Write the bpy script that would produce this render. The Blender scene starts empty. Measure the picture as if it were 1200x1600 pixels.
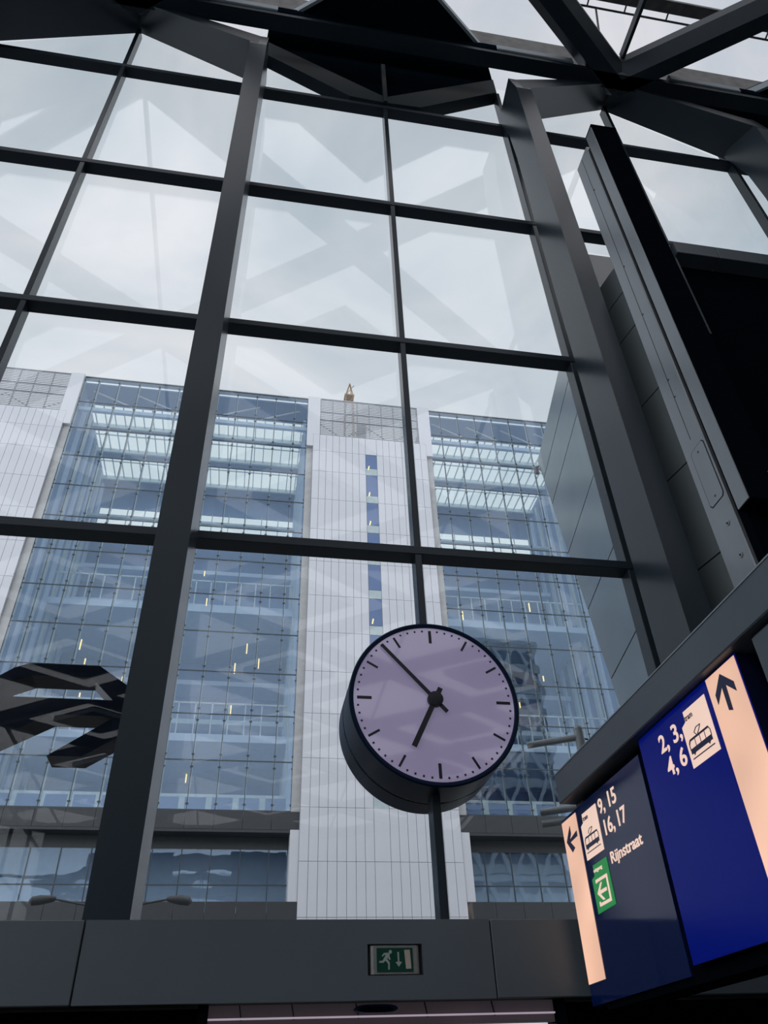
import bpy, math, random
from mathutils import Vector, Matrix
random.seed(4)
R = math.radians
scn = bpy.context.scene
COL = scn.collection

# ------------------------------------------------------------------ camera
F_PX = 1190.0
def unit(v): v = Vector(v); v.normalize(); return v
zc = unit(((538-600)/F_PX, (-705-800)/F_PX, 1))
xc = Vector(((8390-600)/F_PX, (1413-800)/F_PX, 1)); xc = unit(xc - zc*xc.dot(zc))
yc = zc.cross(xc)
right = Vector((xc[0], yc[0], zc[0])); down = Vector((xc[1], yc[1], zc[1])); fwd = Vector((xc[2], yc[2], zc[2]))
cam_d = bpy.data.cameras.new('camera'); cam = bpy.data.objects.new('camera', cam_d); COL.objects.link(cam)
m = Matrix((right, -down, -fwd)).transposed().to_4x4(); m.translation = (0, 0, 1.6)
cam.matrix_world = m
cam_d.sensor_fit = 'HORIZONTAL'; cam_d.sensor_width = 36; cam_d.lens = F_PX/1200*36
cam_d.clip_start = .05; cam_d.clip_end = 500
scn.camera = cam

# ------------------------------------------------------------------ world: overcast sky
w = bpy.data.worlds.new('overcast_sky'); scn.world = w; w.use_nodes = True
nt = w.node_tree; nt.nodes.clear()
def N(nt, t, **k):
    n = nt.nodes.new(t)
    for a, b in k.items(): setattr(n, a, b)
    return n
tc = N(nt, 'ShaderNodeTexCoord')
mp = N(nt, 'ShaderNodeMapping'); mp.inputs['Scale'].default_value = (1.0, 1.0, 1.7)
n1 = N(nt, 'ShaderNodeTexNoise'); n1.inputs['Scale'].default_value = 2.3; n1.inputs['Detail'].default_value = 6; n1.inputs['Roughness'].default_value = .55
n1.inputs['Distortion'].default_value = .6
cr = N(nt, 'ShaderNodeValToRGB')
e = cr.color_ramp.elements
e[0].position = .34; e[0].color = (.465, .545, .61, 1)
e[1].position = .70; e[1].color = (.79, .80, .83, 1)
sp = N(nt, 'ShaderNodeSeparateXYZ')
gr = N(nt, 'ShaderNodeMapRange'); gr.inputs['From Min'].default_value = .35; gr.inputs['From Max'].default_value = .78
gr.inputs['To Min'].default_value = 1.12; gr.inputs['To Max'].default_value = .92
mu = N(nt, 'ShaderNodeVectorMath', operation='SCALE')
bg = N(nt, 'ShaderNodeBackground'); bg.inputs['Strength'].default_value = 1.0
wo = N(nt, 'ShaderNodeOutputWorld')
L = nt.links.new
L(tc.outputs['Generated'], mp.inputs['Vector']); L(mp.outputs[0], n1.inputs['Vector']); L(n1.outputs['Fac'], cr.inputs['Fac'])
L(tc.outputs['Generated'], sp.inputs[0]); L(sp.outputs['Z'], gr.inputs['Value'])
L(cr.outputs['Color'], mu.inputs[0]); L(gr.outputs[0], mu.inputs['Scale'])
L(mu.outputs[0], bg.inputs['Color']); L(bg.outputs[0], wo.inputs[0])

sun_d = bpy.data.lights.new('veiled_sun', 'SUN'); sun_d.energy = 0.9; sun_d.angle = R(115); sun_d.color = (1., .98, .96)
sun = bpy.data.objects.new('veiled_sun', sun_d); COL.objects.link(sun)
sun.rotation_euler = (R(45), 0, R(-15))     # high behind the station, spread wide by the cloud
scn.view_settings.view_transform = 'Standard'; scn.view_settings.look = 'None'
scn.view_settings.gamma = 1; scn.view_settings.use_curve_mapping = False
scn.view_settings.exposure = 0.18
scn.cycles.max_bounces = 10; scn.cycles.transparent_max_bounces = 24
scn.cycles.glossy_bounces = 5; scn.cycles.diffuse_bounces = 4
scn.cycles.caustics_reflective = False

# ------------------------------------------------------------------ materials
def mat(name, c, rough=.5, metal=0., var=.08, scale=3., bump=0., emit=None, es=0., spec=.5, coat=0., stretch=None):
    M = bpy.data.materials.new(name); M.use_nodes = True
    t = M.node_tree; b = t.nodes['Principled BSDF']
    b.inputs['Roughness'].default_value = rough; b.inputs['Metallic'].default_value = metal
    b.inputs['Specular IOR Level'].default_value = spec
    b.inputs['Coat Weight'].default_value = coat; b.inputs['Coat Roughness'].default_value = .03
    tc = N(t, 'ShaderNodeTexCoord'); no = N(t, 'ShaderNodeTexNoise')
    no.inputs['Scale'].default_value = scale; no.inputs['Detail'].default_value = 5
    src = tc.outputs['Object']
    if stretch:
        mp = N(t, 'ShaderNodeMapping'); mp.inputs['Scale'].default_value = stretch; t.links.new(src, mp.inputs[0]); src = mp.outputs[0]
    t.links.new(src, no.inputs['Vector'])
    r = N(t, 'ShaderNodeValToRGB')
    r.color_ramp.elements[0].position = .3; r.color_ramp.elements[1].position = .7
    r.color_ramp.elements[0].color = tuple(x*(1-var) for x in c)+(1,); r.color_ramp.elements[1].color = tuple(min(1, x*(1+var)) for x in c)+(1,)
    t.links.new(no.outputs['Fac'], r.inputs[0]); t.links.new(r.outputs[0], b.inputs['Base Color'])
    mr = N(t, 'ShaderNodeMapRange'); mr.inputs['To Min'].default_value = max(0, rough-.008); mr.inputs['To Max'].default_value = min(1, rough+.008)
    t.links.new(no.outputs['Fac'], mr.inputs['Value']); t.links.new(mr.outputs[0], b.inputs['Roughness'])
    if bump:
        bp = N(t, 'ShaderNodeBump'); bp.inputs['Strength'].default_value = bump; bp.inputs['Distance'].default_value = .01
        t.links.new(no.outputs['Fac'], bp.inputs['Height']); t.links.new(bp.outputs[0], b.inputs['Normal'])
    if emit:
        b.inputs['Emission Color'].default_value = tuple(emit)+(1,); b.inputs['Emission Strength'].default_value = es
    return M

def glass(name, tint, refl0, refl1, rough=.0, gcol=(1, 1, 1), wave=0., wscale=.8):
    M = bpy.data.materials.new(name); M.use_nodes = True
    t = M.node_tree; t.nodes.clear()
    out = N(t, 'ShaderNodeOutputMaterial'); mx = N(t, 'ShaderNodeMixShader')
    tr = N(t, 'ShaderNodeBsdfTransparent'); tr.inputs[0].default_value = tuple(tint)+(1,)
    gl = N(t, 'ShaderNodeBsdfGlossy'); gl.inputs['Color'].default_value = tuple(gcol)+(1,); gl.inputs['Roughness'].default_value = rough
    lw = N(t, 'ShaderNodeLayerWeight'); lw.inputs['Blend'].default_value = .5
    pw = N(t, 'ShaderNodeMath', operation='POWER'); pw.inputs[1].default_value = 4.
    mr = N(t, 'ShaderNodeMapRange'); mr.inputs['To Min'].default_value = refl0; mr.inputs['To Max'].default_value = refl1
    t.links.new(lw.outputs['Facing'], pw.inputs[0]); t.links.new(pw.outputs[0], mr.inputs['Value'])
    t.links.new(mr.outputs[0], mx.inputs[0]); t.links.new(tr.outputs[0], mx.inputs[1]); t.links.new(gl.outputs[0], mx.inputs[2])
    t.links.new(mx.outputs[0], out.inputs[0])
    if wave:
        tc = N(t, 'ShaderNodeTexCoord'); no = N(t, 'ShaderNodeTexNoise'); no.inputs['Scale'].default_value = wscale; no.inputs['Detail'].default_value = 1
        gm = N(t, 'ShaderNodeNewGeometry')
        bp = N(t, 'ShaderNodeBump'); bp.inputs['Strength'].default_value = wave; bp.inputs['Distance'].default_value = .1
        t.links.new(gm.outputs['Position'], no.inputs['Vector']); t.links.new(no.outputs['Fac'], bp.inputs['Height']); t.links.new(bp.outputs[0], gl.inputs['Normal'])
    return M

def emis(name, c, s, var=.06, scale=3.):
    """an even back-lit surface with a slightly uneven diffuser"""
    M = bpy.data.materials.new(name); M.use_nodes = True
    t = M.node_tree; b = t.nodes['Principled BSDF']
    b.inputs['Base Color'].default_value = (.25, .23, .21, 1); b.inputs['Roughness'].default_value = .25
    tc = N(t, 'ShaderNodeTexCoord'); no = N(t, 'ShaderNodeTexNoise'); no.inputs['Scale'].default_value = scale; no.inputs['Detail'].default_value = 1
    r = N(t, 'ShaderNodeValToRGB')
    r.color_ramp.elements[0].position = .3; r.color_ramp.elements[1].position = .7
    r.color_ramp.elements[0].color = tuple(x*(1-var) for x in c)+(1,); r.color_ramp.elements[1].color = tuple(x*(1+var) for x in c)+(1,)
    t.links.new(tc.outputs['Object'], no.inputs['Vector']); t.links.new(no.outputs['Fac'], r.inputs[0]); t.links.new(r.outputs[0], b.inputs['Emission Color'])
    b.inputs['Emission Strength'].default_value = s
    return M

M_STEEL = mat('slate_painted_steel', (.022, .034, .046), .25, var=.04, scale=1.2, stretch=(1, 1, .3), spec=.28)
M_FRAME = mat('dark_slate_frame', (.022, .034, .048), .42, var=.05, spec=.35)
M_ROOF = mat('dark_roof_steel', (.017, .027, .037), .42, var=.06, spec=.22)
M_ROOFL = mat('grey_roof_trim', (.24, .29, .33), .45, var=.05)
M_COFFER = mat('near_black_ceiling_panel', (.0035, .008, .014), .8, var=.1, spec=.0)
M_CLAD = mat('grey_metal_cladding', (.090, .112, .132), .40, var=.04, scale=1.5, spec=.4)
M_PANEL = mat('satin_grey_wall_panel', (.31, .355, .37), .20, metal=.45, var=.04, scale=.7)
M_JOINT = mat('black_joint', (.008, .009, .010), .8, var=.1)
M_BLACK = mat('black_coated_metal', (.003, .005, .008), .6, var=.15, scale=20, spec=.0)
M_PIL = mat('brushed_grey_steel', (.22, .24, .26), .28, metal=.35, var=.06, scale=3, stretch=(1, 1, .15))
M_HALLWALL = mat('dark_hall_wall', (.07, .075, .08), .7, var=.1)
M_FLOOR = mat('grey_hall_floor', (.16, .16, .16), .35, var=.12, scale=1.2)
M_GLASS = glass('hall_glass', (.972, .982, .990), .028, .5)
M_RGLASS = glass('roof_glass', (.985, .975, .985), .03, .5)
M_OGLASS = glass('office_glass', (.965, .982, .982), .088, .6, gcol=(.62, .79, 1.), wave=.026, wscale=.9)
M_OFRAME = mat('office_dark_frame', (.055, .075, .09), .4)
M_OFIN = mat('office_pale_fin', (.52, .61, .64), .35)
M_WHITE = mat('off_white_facade_panel', (.735, .745, .80), .55, var=.03, scale=.4)
M_WJOINT = mat('grey_facade_joint', (.36, .37, .40), .8)
M_OGREY = mat('office_grey_strip', (.50, .50, .51), .6)
M_LOUVRE = mat('pale_louvre', (.55, .56, .59), .5)
M_ODARK = mat('charcoal_facade_panel', (.045, .05, .057), .45, var=.08)
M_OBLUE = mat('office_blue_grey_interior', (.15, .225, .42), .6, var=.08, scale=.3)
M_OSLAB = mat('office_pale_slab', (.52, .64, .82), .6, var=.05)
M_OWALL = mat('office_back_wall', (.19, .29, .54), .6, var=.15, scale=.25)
M_SKYGL = glass('pale_green_roof_glass', (.99, 1.0, .97), .01, .15)
M_NAVY = mat('navy_lacquer', (.003, .014, .040), .36, var=.1, spec=.10)
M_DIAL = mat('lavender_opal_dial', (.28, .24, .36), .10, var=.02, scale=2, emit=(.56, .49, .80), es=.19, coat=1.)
M_INK = mat('black_dial_ink', (.004, .005, .012), .45, var=.05)
M_BLUE1 = mat('gloss_blue_sign_face', (.003, .010, .055), .10, var=.04, coat=.0, spec=.5, emit=(.0, .012, .10), es=.10)
M_BLUE2 = mat('lit_blue_sign_face', (.001, .004, .05), .25, var=.05, emit=(.0, .008, .26), es=.36, spec=.1)
M_BLUEE = mat('deep_blue_sign_edge', (.004, .008, .035), .35)
M_LIT = emis('warm_lit_opal', (1.0, .57, .39), .68, var=.18, scale=1.5)
M_LETTER = emis('warm_lit_lettering', (1.0, .70, .57), .68, var=.03)
M_SIGNINK = mat('navy_sign_ink', (.008, .012, .075), .3)
M_GREEN = mat('lit_green_sign', (.01, .16, .04), .3, var=.03, emit=(.01, .25, .05), es=.55)
M_EXITG = mat('dark_green_exit_face', (.004, .05, .032), .25, var=.1)
M_EXITW = mat('exit_pictogram_white', (.30, .36, .34), .4, var=.06)
M_EXITP = mat('exit_door_pale', (.42, .36, .32), .4, var=.08)
M_EXITC = mat('clouded_plastic_cover', (.20, .21, .205), .25, var=.15, scale=12)
M_GALV = mat('galvanised_tube', (.28, .30, .31), .4, metal=.3, var=.1, scale=8)
M_LAMPH = mat('dark_lamp_metal', (.06, .065, .07), .5)
M_CRANE = mat('rusty_orange_steel', (.32, .20, .10), .7, var=.2)
M_AMBER = emis('amber_lamp', (1.0, .72, .25), 1.3, var=.02)
M_TOWERW = mat('cream_lattice', (.95, .93, .84), .6)
M_TOWERD = mat('tower_dark_glazing', (.06, .065, .065), .35, var=.45, scale=.4)
M_TOWERF = mat('tower_floor_band', (.75, .74, .66), .6)
M_STREET = mat('grey_street', (.18, .18, .18), .8, var=.15)
M_LILAC = mat('lilac_glass_header', (.07, .058, .066), .2, var=.15, scale=1.5, emit=(.46, .36, .42), es=.035)
M_LILACL = emis('lilac_light_edge', (.80, .66, .82), .35, var=.05)
M_ROOMFILL = emis('cool_room_fill', (.75, .90, 1.0), 3.2, var=.02)  # glow of the added fill panels in the office base rooms
M_PARA = mat('brown_grey_parapet', (.15, .145, .14), .8, var=.25, scale=4)
M_RED = mat('dull_red_brick', (.22, .06, .05), .8, var=.2)

# ------------------------------------------------------------------ mesh helpers
class MB:
    def __init__(s): s.v = []; s.f = []
    def add(s, vs, fs):
        o = len(s.v); s.v += [tuple(v) for v in vs]; s.f += [tuple(i+o for i in f) for f in fs]; return s
    def hexa(s, p):       # 8 points: bottom loop 0-3, top loop 4-7
        return s.add(p, [(3, 2, 1, 0), (4, 5, 6, 7), (0, 1, 5, 4), (1, 2, 6, 5), (2, 3, 7, 6), (3, 0, 4, 7)])
    def box(s, x0, x1, y0, y1, z0, z1):
        return s.hexa([(x0, y0, z0), (x1, y0, z0), (x1, y1, z0), (x0, y1, z0), (x0, y0, z1), (x1, y0, z1), (x1, y1, z1), (x0, y1, z1)])
    def cbox(s, x0, x1, y0, y1, z0, z1, c=.01):
        """box with its four vertical-in-Y (front) edges chamfered"""
        P = [(x0+c, z0), (x1-c, z0), (x1, z0+c), (x1, z1-c), (x1-c, z1), (x0+c, z1), (x0, z1-c), (x0, z0+c)]
        n = 8
        inner = [(min(max(x, x0+c), x1-c), min(max(z, z0+c), z1-c)) for x, z in P]
        v = [(x, y0, z) for x, z in inner] + [(x, y0+c, z) for x, z in P] + [(x, y1, z) for x, z in P]
        f = [tuple(range(n))]
        for k in range(n):
            a, b = k, (k+1) % n
            f += [(a, a+n, b+n, b), (a+n, a+2*n, b+2*n, b+n)]
        f += [tuple(range(3*n-1, 2*n-1, -1))]
        return s.add(v, f)
    def prism(s, poly, org, u, v, n, d):
        """polygon (a,b) in the frame org,u,v extruded by d along n"""
        org, u, v, n = map(Vector, (org, u, v, n)); k = len(poly)
        A = [org+u*a+v*b for a, b in poly]; B = [p+n*d for p in A]
        f = [tuple(range(k-1, -1, -1)), tuple(range(k, 2*k))] + [(i, (i+1) % k, (i+1) % k+k, i+k) for i in range(k)]
        return s.add(A+B, f)
    def bar(s, a, b, w, h=None, up=(0, 0, 1)):
        h = h or w; a = Vector(a); b = Vector(b); d = unit(b-a); up = Vector(up)
        if abs(d.dot(up)) > .98: up = Vector((0, 1, 0))
        x = unit(d.cross(up)); y = unit(x.cross(d)); x *= w/2; y *= h/2
        return s.hexa([a-x-y, a+x-y, a+x+y, a-x+y, b-x-y, b+x-y, b+x+y, b-x+y])
    def tube(s, pts, r, n=12, cap=True):
        pts = [Vector(p) for p in pts]; o = len(s.v); rr = r if isinstance(r, (list, tuple)) else [r]*len(pts)
        for i, p in enumerate(pts):
            d = unit((pts[min(i+1, len(pts)-1)]-pts[max(i-1, 0)]))
            x = unit(d.cross(Vector((0, 0, 1)) if abs(d.z) < .95 else Vector((0, 1, 0)))); y = x.cross(d)
            s.v += [tuple(p+x*rr[i]*math.cos(2*math.pi*k/n)+y*rr[i]*math.sin(2*math.pi*k/n)) for k in range(n)]
        for i in range(len(pts)-1):
            for k in range(n):
                a = o+i*n+k; b = o+i*n+(k+1) % n
                s.f.append((a, b, b+n, a+n))
        if cap:
            s.f.append(tuple(o+k for k in range(n-1, -1, -1))); s.f.append(tuple(o+(len(pts)-1)*n+k for k in range(n)))
        return s
    def latheY(s, prof, cx, cz, n=96):
        """profile [(y, r)] turned about the Y axis through cx, cz; r = 0 closes"""
        o = len(s.v)
        for y, r in prof:
            s.v += [(cx+r*math.cos(2*math.pi*k/n), y, cz+r*math.sin(2*math.pi*k/n)) for k in range(n)]
        for i in range(len(prof)-1):
            for k in range(n):
                a = o+i*n+k; b = o+i*n+(k+1) % n
                s.f.append((a, b, b+n, a+n))
        s.f.append(tuple(o+k for k in range(n))); s.f.append(tuple(o+(len(prof)-1)*n+k for k in range(n-1, -1, -1)))
        return s

WL = {}
def put(o, parent=None):
    COL.objects.link(o)
    WL[o.name] = Vector(o.location)
    if parent:
        o.parent = parent; o.matrix_parent_inverse = Matrix.Translation(-WL[parent.name])
    return o
def mk_mesh(mb, mt, center=True, smooth=False):
    c = Vector((0, 0, 0))
    if center:
        lo = [min(v[i] for v in mb.v) for i in range(3)]; hi = [max(v[i] for v in mb.v) for i in range(3)]
        c = Vector([(a+b)/2 for a, b in zip(lo, hi)])
    me = bpy.data.meshes.new('m'); me.from_pydata([tuple(Vector(v)-c) for v in mb.v], [], mb.f)
    import bmesh
    bm = bmesh.new(); bm.from_mesh(me); bmesh.ops.recalc_face_normals(bm, faces=bm.faces); bm.to_mesh(me); bm.free()
    if smooth:
        for p in me.polygons: p.use_smooth = len(p.vertices) == 4
        try: me.set_sharp_from_angle(angle=R(35))
        except Exception: pass
    me.materials.append(mt); me.update()
    return me, c
def obj(name, mb, mt, parent=None, smooth=False, label=None, cat=None, group=None, kind=None):
    me, c = mk_mesh(mb, mt, True, smooth); me.name = name
    o = bpy.data.objects.new(name, me); o.location = c; put(o, parent)
    return tag(o, label, cat, group, kind)
def inst(name, me, loc, parent):
    o = bpy.data.objects.new(name, me); o.location = loc; return put(o, parent)
def tag(o, label=None, cat=None, group=None, kind=None):
    if label: o['label'] = label
    if cat: o['category'] = cat
    if group: o['group'] = group
    if kind: o['kind'] = kind
    return o
def empty(name, loc, label=None, cat=None, group=None, kind=None):
    o = bpy.data.objects.new(name, None); o.location = loc; o.empty_display_size = .2; put(o)
    return tag(o, label, cat, group, kind)
BOXES = {}
def unitbox(dx, dy, dz, mt, c=0.):
    k = (round(dx, 3), round(dy, 3), round(dz, 3), mt.name)
    if k not in BOXES:
        b = MB()
        if c: b.cbox(-dx/2, dx/2, -dy/2, dy/2, -dz/2, dz/2, c)
        else: b.box(-dx/2, dx/2, -dy/2, dy/2, -dz/2, dz/2)
        BOXES[k] = mk_mesh(b, mt, False)[0]
    return BOXES[k]
def ibox(name, x0, x1, y0, y1, z0, z1, mt, parent, c=0.):
    return inst(name, unitbox(x1-x0, y1-y0, z1-z0, mt, c), ((x0+x1)/2, (y0+y1)/2, (z0+z1)/2), parent)
XA, YA, ZA = Vector((1, 0, 0)), Vector((0, 1, 0)), Vector((0, 0, 1))

# ================================================================== GROUND AND HALL SHELL
TZ = [7.51, 11.83, 16.13, 20.43]                          # transom tops
obj('street', MB().box(-70, 70, 8.6, 130, -.4, -.05), M_STREET, kind='structure')
obj('floor', MB().box(-17, 21, -58, 8.5, -.3, 0), M_FLOOR, kind='structure')
obj('wall_rear', MB().box(-17, 21, -58.3, -58, 0, 23.), M_HALLWALL, kind='structure')
wl = empty('wall_left', (-17.15, -25, 0), kind='structure')
obj('wall_base', MB().box(-17.3, -17, -58, 8.5, 0, 3.2), M_HALLWALL, wl)
for k in range(12):
    y0_, y1_ = -58+k*66.5/12, -58+(k+1)*66.5/12
    obj('mullion', MB().box(-17.25, -17.0, y0_-.06, y0_+.06, 3.2, 22.5), M_FRAME, wl)
    for z0_, z1_ in zip([3.2]+TZ, TZ+[22.5]):
        obj('pane', MB().box(-17.16, -17.14, y0_+.06, y1_-.06, z0_, z1_-.13), M_GLASS, wl)
for z0_ in TZ: obj('transom', MB().box(-17.24, -17.02, -58, 8.5, z0_-.13, z0_), M_FRAME, wl)
obj('wall_far_right', MB().box(21, 21.3, -58, 8.5, 0, 23.), M_HALLWALL, kind='structure')

# ================================================================== GLASS FRONT OF THE HALL
GX = [-13, -10, -7, -4, -1, 2, 5, 8, 11, 14]            # mullion lines
TZ = [7.51, 11.83, 16.13, 20.43]                          # transom tops
Y0, GY = 8.0, 8.23                                        # frame front, glass
CKX, CKZ, CKR = 2.005, 5.215, .972                        # clock axis
front = empty('wall_front', (0, 8.1, 0), kind='structure')
for z in TZ:
    segs = [(-16, 5.2), (5.2, 17)] if z > 13 else [(-16, 5.2)]
    obj('transom', MB().cbox(segs[0][0], segs[-1][1], Y0, Y0+.24, z-.13, z, .008), M_FRAME, front)
for x in GX:
    if x == 2:
        spans = [(2.6, CKZ-CKR+.03), (CKZ+CKR-.03, 20.45)]
    elif x == 5: spans = [(2.6, 22.2)]
    else: spans = [(2.6, 22.5)]
    if x > 5: spans = [(13.0, 22.5)]
    for a, b in spans:
        obj('mullion', MB().cbox(x-.045, x+.045, Y0+.012, Y0+.235, a, b, .006), M_STEEL, front)
def pane(poly):
    obj('pane', MB().prism(poly, (0, GY, 0), XA, ZA, YA, .02), M_GLASS, front)
rows = [2.75] + TZ
for i in range(len(GX)-1):
    a, b = GX[i], GX[i+1]
    for j in range(4):
        z0, z1 = rows[j], rows[j+1]
        if a >= 5 and j < 3: continue                       # clad wall and black panels stand here
        p = [(a, z0), (b, z0), (b, z1-.02), (a, z1-.02)]
        if j == 0 and b == 2:                               # pane cut round the clock drum
            rc = CKR+.015
            p = [(a, z0), (b, z0)] + [(CKX-rc*math.sin(R(t)), CKZ-rc*math.cos(R(t))) for t in range(1, 180, 9)] + [(b, z1-.02), (a, z1-.02)]
        if j == 0 and a == 2:
            rc = CKR+.015
            p = [(b, z0), (b, z1-.02), (a, z1-.02)] + [(CKX+rc*math.sin(R(t)), CKZ+rc*math.cos(R(t))) for t in range(1, 180, 9)] + [(a, z0)]
        pane(p)
# row three right of the clad wall, down to the wall top
pane([(5.1, 13.05), (8, 13.05), (8, 16.1), (5.1, 16.1)])
# free-standing box columns with heads raking back to the glass
for xc_ in (-13, -7, -1, 5, 11, 17):
    prof = [(6.91, 2.4), (6.9, 19.85), (7.1, 20.8), (8.0, 20.55), (7.72, 19.2), (7.66, 18.), (7.66, 2.4)]
    obj('column', MB().prism(prof, (xc_-.18, 0, 0), YA, ZA, XA, .36), M_STEEL, front)
# rising chevron beams over every second bay, hanging V spandrels over the others
for xm in (-16, -4, 8):
    for sgn in (-1, 1):
        xcol = xm+sgn*3.
        def P(t, y0, z0, y1, z1):   # t = 0 column, 1 apex
            return (xcol+(xm-xcol)*t, y0+(y1-y0)*t, z0+(z1-z0)*t)
        pts = []
        for t in (0, 1):
            pts += [P(t, 8.1, 20.66, 8.15, 22.6), P(t, 6.9, 19.85, 7.37, 22.38), P(t, 7.1, 20.8, 7.45, 22.8), P(t, 8.12, 21.3, 8.17, 23.0)]
        def Q(a, b, t): return tuple(a[i]+(b[i]-a[i])*t for i in range(3))
        cb = MB(); nn = 10
        for i0, i1 in ((0, 1), (1, 2), (2, 3), (3, 0)):
            vv = [Q(Q(pts[i0], pts[i0+4], t/nn), Q(pts[i1], pts[i1+4], t/nn), u/nn) for t in range(nn+1) for u in range(nn+1)]
            cb.add(vv, [(t*(nn+1)+u, t*(nn+1)+u+1, (t+1)*(nn+1)+u+1, (t+1)*(nn+1)+u) for t in range(nn) for u in range(nn)])
        cb.add(pts[:4], [(0, 1, 2, 3)]); cb.add(pts[4:], [(3, 2, 1, 0)])
        obj('chevron_beam', cb, M_ROOF, front, True)
        pl = [(xm, 20.43), (xcol, 20.43), (xcol, 20.95), (xm, 22.87)]
        pane(pl if sgn > 0 else pl[::-1])
for xm in (-10, 2, 14):
    tri = [(-2.97, 24.6), (-2.97, 22.6), (-.2, 20.46), (.2, 20.46), (2.97, 22.6), (2.97, 24.6)]
    obj('spandrel_panel', MB().prism([(xm+a, b) for a, b in tri], (0, 8.04, 0), XA, ZA, YA, .16), M_COFFER, front)
    for sgn in (-1, 1):
        q = [(sgn*2.95, 22.02), (sgn*.86, 20.44), (0, 20.44), (0, 20.66), (sgn*2.95, 22.75)]
        b = MB()
        A = [(xm+a, 8.22, z) for a, z in q]; B = [(xm+a, 7.96, z+(.12 if i > 2 else .1 if i < 2 else .05)) for i, (a, z) in enumerate(q)]
        k = len(q)
        b.add(A+B, [tuple(range(k)), tuple(range(2*k-1, k-1, -1))]+[(i, (i+1) % k, (i+1) % k+k, i+k) for i in range(k)])
        obj('spandrel_frame', b, M_ROOF, front)
        pl = [(xm+sgn*.8, 20.43), (xm+sgn*2.97, 20.43), (xm+sgn*2.97, 22.4), (xm+sgn*.8, 20.7)]
        pane(pl if sgn > 0 else pl[::-1])
    obj('spandrel_rib', MB().box(xm-.05, xm+.05, 7.93, 8.05, 20.5, 22.6), M_ROOF, front)
for xc_ in (-13, -7, -1, 5, 11):     # sloping glass between the roof edge and the column heads
    obj('clerestory_pane', MB().box(xc_-2.0, xc_+2.0, 7.34, 8.3, 23.16, 23.18), M_RGLASS, front)
# black infill right of the clad wall, with its grey top trim in two lengths
obj('black_infill_panel', MB().box(6.05, 17, 8.26, 8.4, 0, 15.6), M_BLACK, front)
for a, b in ((8.05, 9.02), (9.035, 12.5), (12.515, 16.9)):
    obj('infill_trim', MB().cbox(a, b, 7.93, 8.28, 15.6, 16.0, .01), M_CLAD, front)

# ================================================================== ROOF LATTICE
roof = empty('ceiling', (2, -7, 22.3), kind='structure')
HX, HY = 6.0, 4.11
def tbeam(p, q, parent):
    p = Vector(p+(0,)); q = Vector(q+(0,)); d = unit(q-p); s = Vector((-d.y, d.x, 0))
    zb, zt, wb, wt = 22.0, 22.72, .19, .40
    pts = []
    for c in (p, q):
        pts += [c+s*wb+ZA*zb, c-s*wb+ZA*zb, c-s*wt+ZA*(zb+.42), c-s*wt+ZA*zt, c+s*wt+ZA*zt, c+s*wt+ZA*(zb+.42)]
    f = [tuple(range(5, -1, -1)), tuple(range(6, 12))]+[(i, (i+1) % 6, (i+1) % 6+6, i+6) for i in range(6)]
    obj('roof_beam', MB().add(pts, f), M_ROOF, parent)
def flat(name, poly, z, th, mt, parent):
    obj(name, MB().prism(poly, (0, 0, z), XA, YA, ZA, th), mt, parent)
YE = 7.37
for r_ in range(8):
    for k in (-2, -1, 0, 1):
        xa, ya = 8+12*k, YE-2*HY*r_                          # upper node of a clear diamond
        L_, R_, B_ = (xa-HX, ya-HY), (xa+HX, ya-HY), (xa, ya-2*HY)
        for q in (L_, R_): tbeam((xa, ya), q, roof)
        for q in (L_, R_): tbeam(q, B_, roof)
        flat('skylight_pane', [(xa, ya), L_, B_], 22.74, .03, M_RGLASS, roof)
        flat('skylight_pane', [(xa, ya), B_, R_], 22.74, .03, M_RGLASS, roof)
        obj('roof_rafter', MB().box(xa-.04, xa+.04, ya-2*HY+.6, ya-.55, 22.45, 22.72), M_ROOF, roof)
    for k in (-1, 0, 1):
        xo, yo = 2+12*k, YE-2*HY*r_                          # centre of a coffered diamond
        cx_, cy_ = 2.72, 2.72*HY/HX
        top = r_ == 0
        # coffer: dark soffit panel with a pale frame; the first row is cut in half by the roof edge
        dia = [(-cx_, 0), (0, -cy_), (cx_, 0)] + ([] if top else [(0, cy_)])
        flat('coffer_panel', [(xo+a, yo+b) for a, b in dia], 22.42, .3, M_COFFER, roof)
        e2 = [(-cx_, 0), (0, -cy_), (cx_, 0), (0, cy_)]
        for i in range(2 if top else 4):
            a, b = Vector(e2[i]+(0,)), Vector(e2[(i+1) % 4]+(0,)); o_ = Vector((xo, yo, 22.5))
            obj('skylight_frame', MB().bar(o_+a, o_+b, .07, .26), M_ROOFL, roof)
        ring = [((-cx_, 0), (-HX, 0), (0, -HY), (0, -cy_)), ((cx_, 0), (0, -cy_), (0, -HY), (HX, 0))]
        if not top: ring += [((-cx_, 0), (0, cy_), (0, HY), (-HX, 0)), ((cx_, 0), (HX, 0), (0, HY), (0, cy_))]
        for q in ring: flat('skylight_pane', [(xo+a, yo+b) for a, b in q], 22.66, .03, M_RGLASS, roof)
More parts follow.
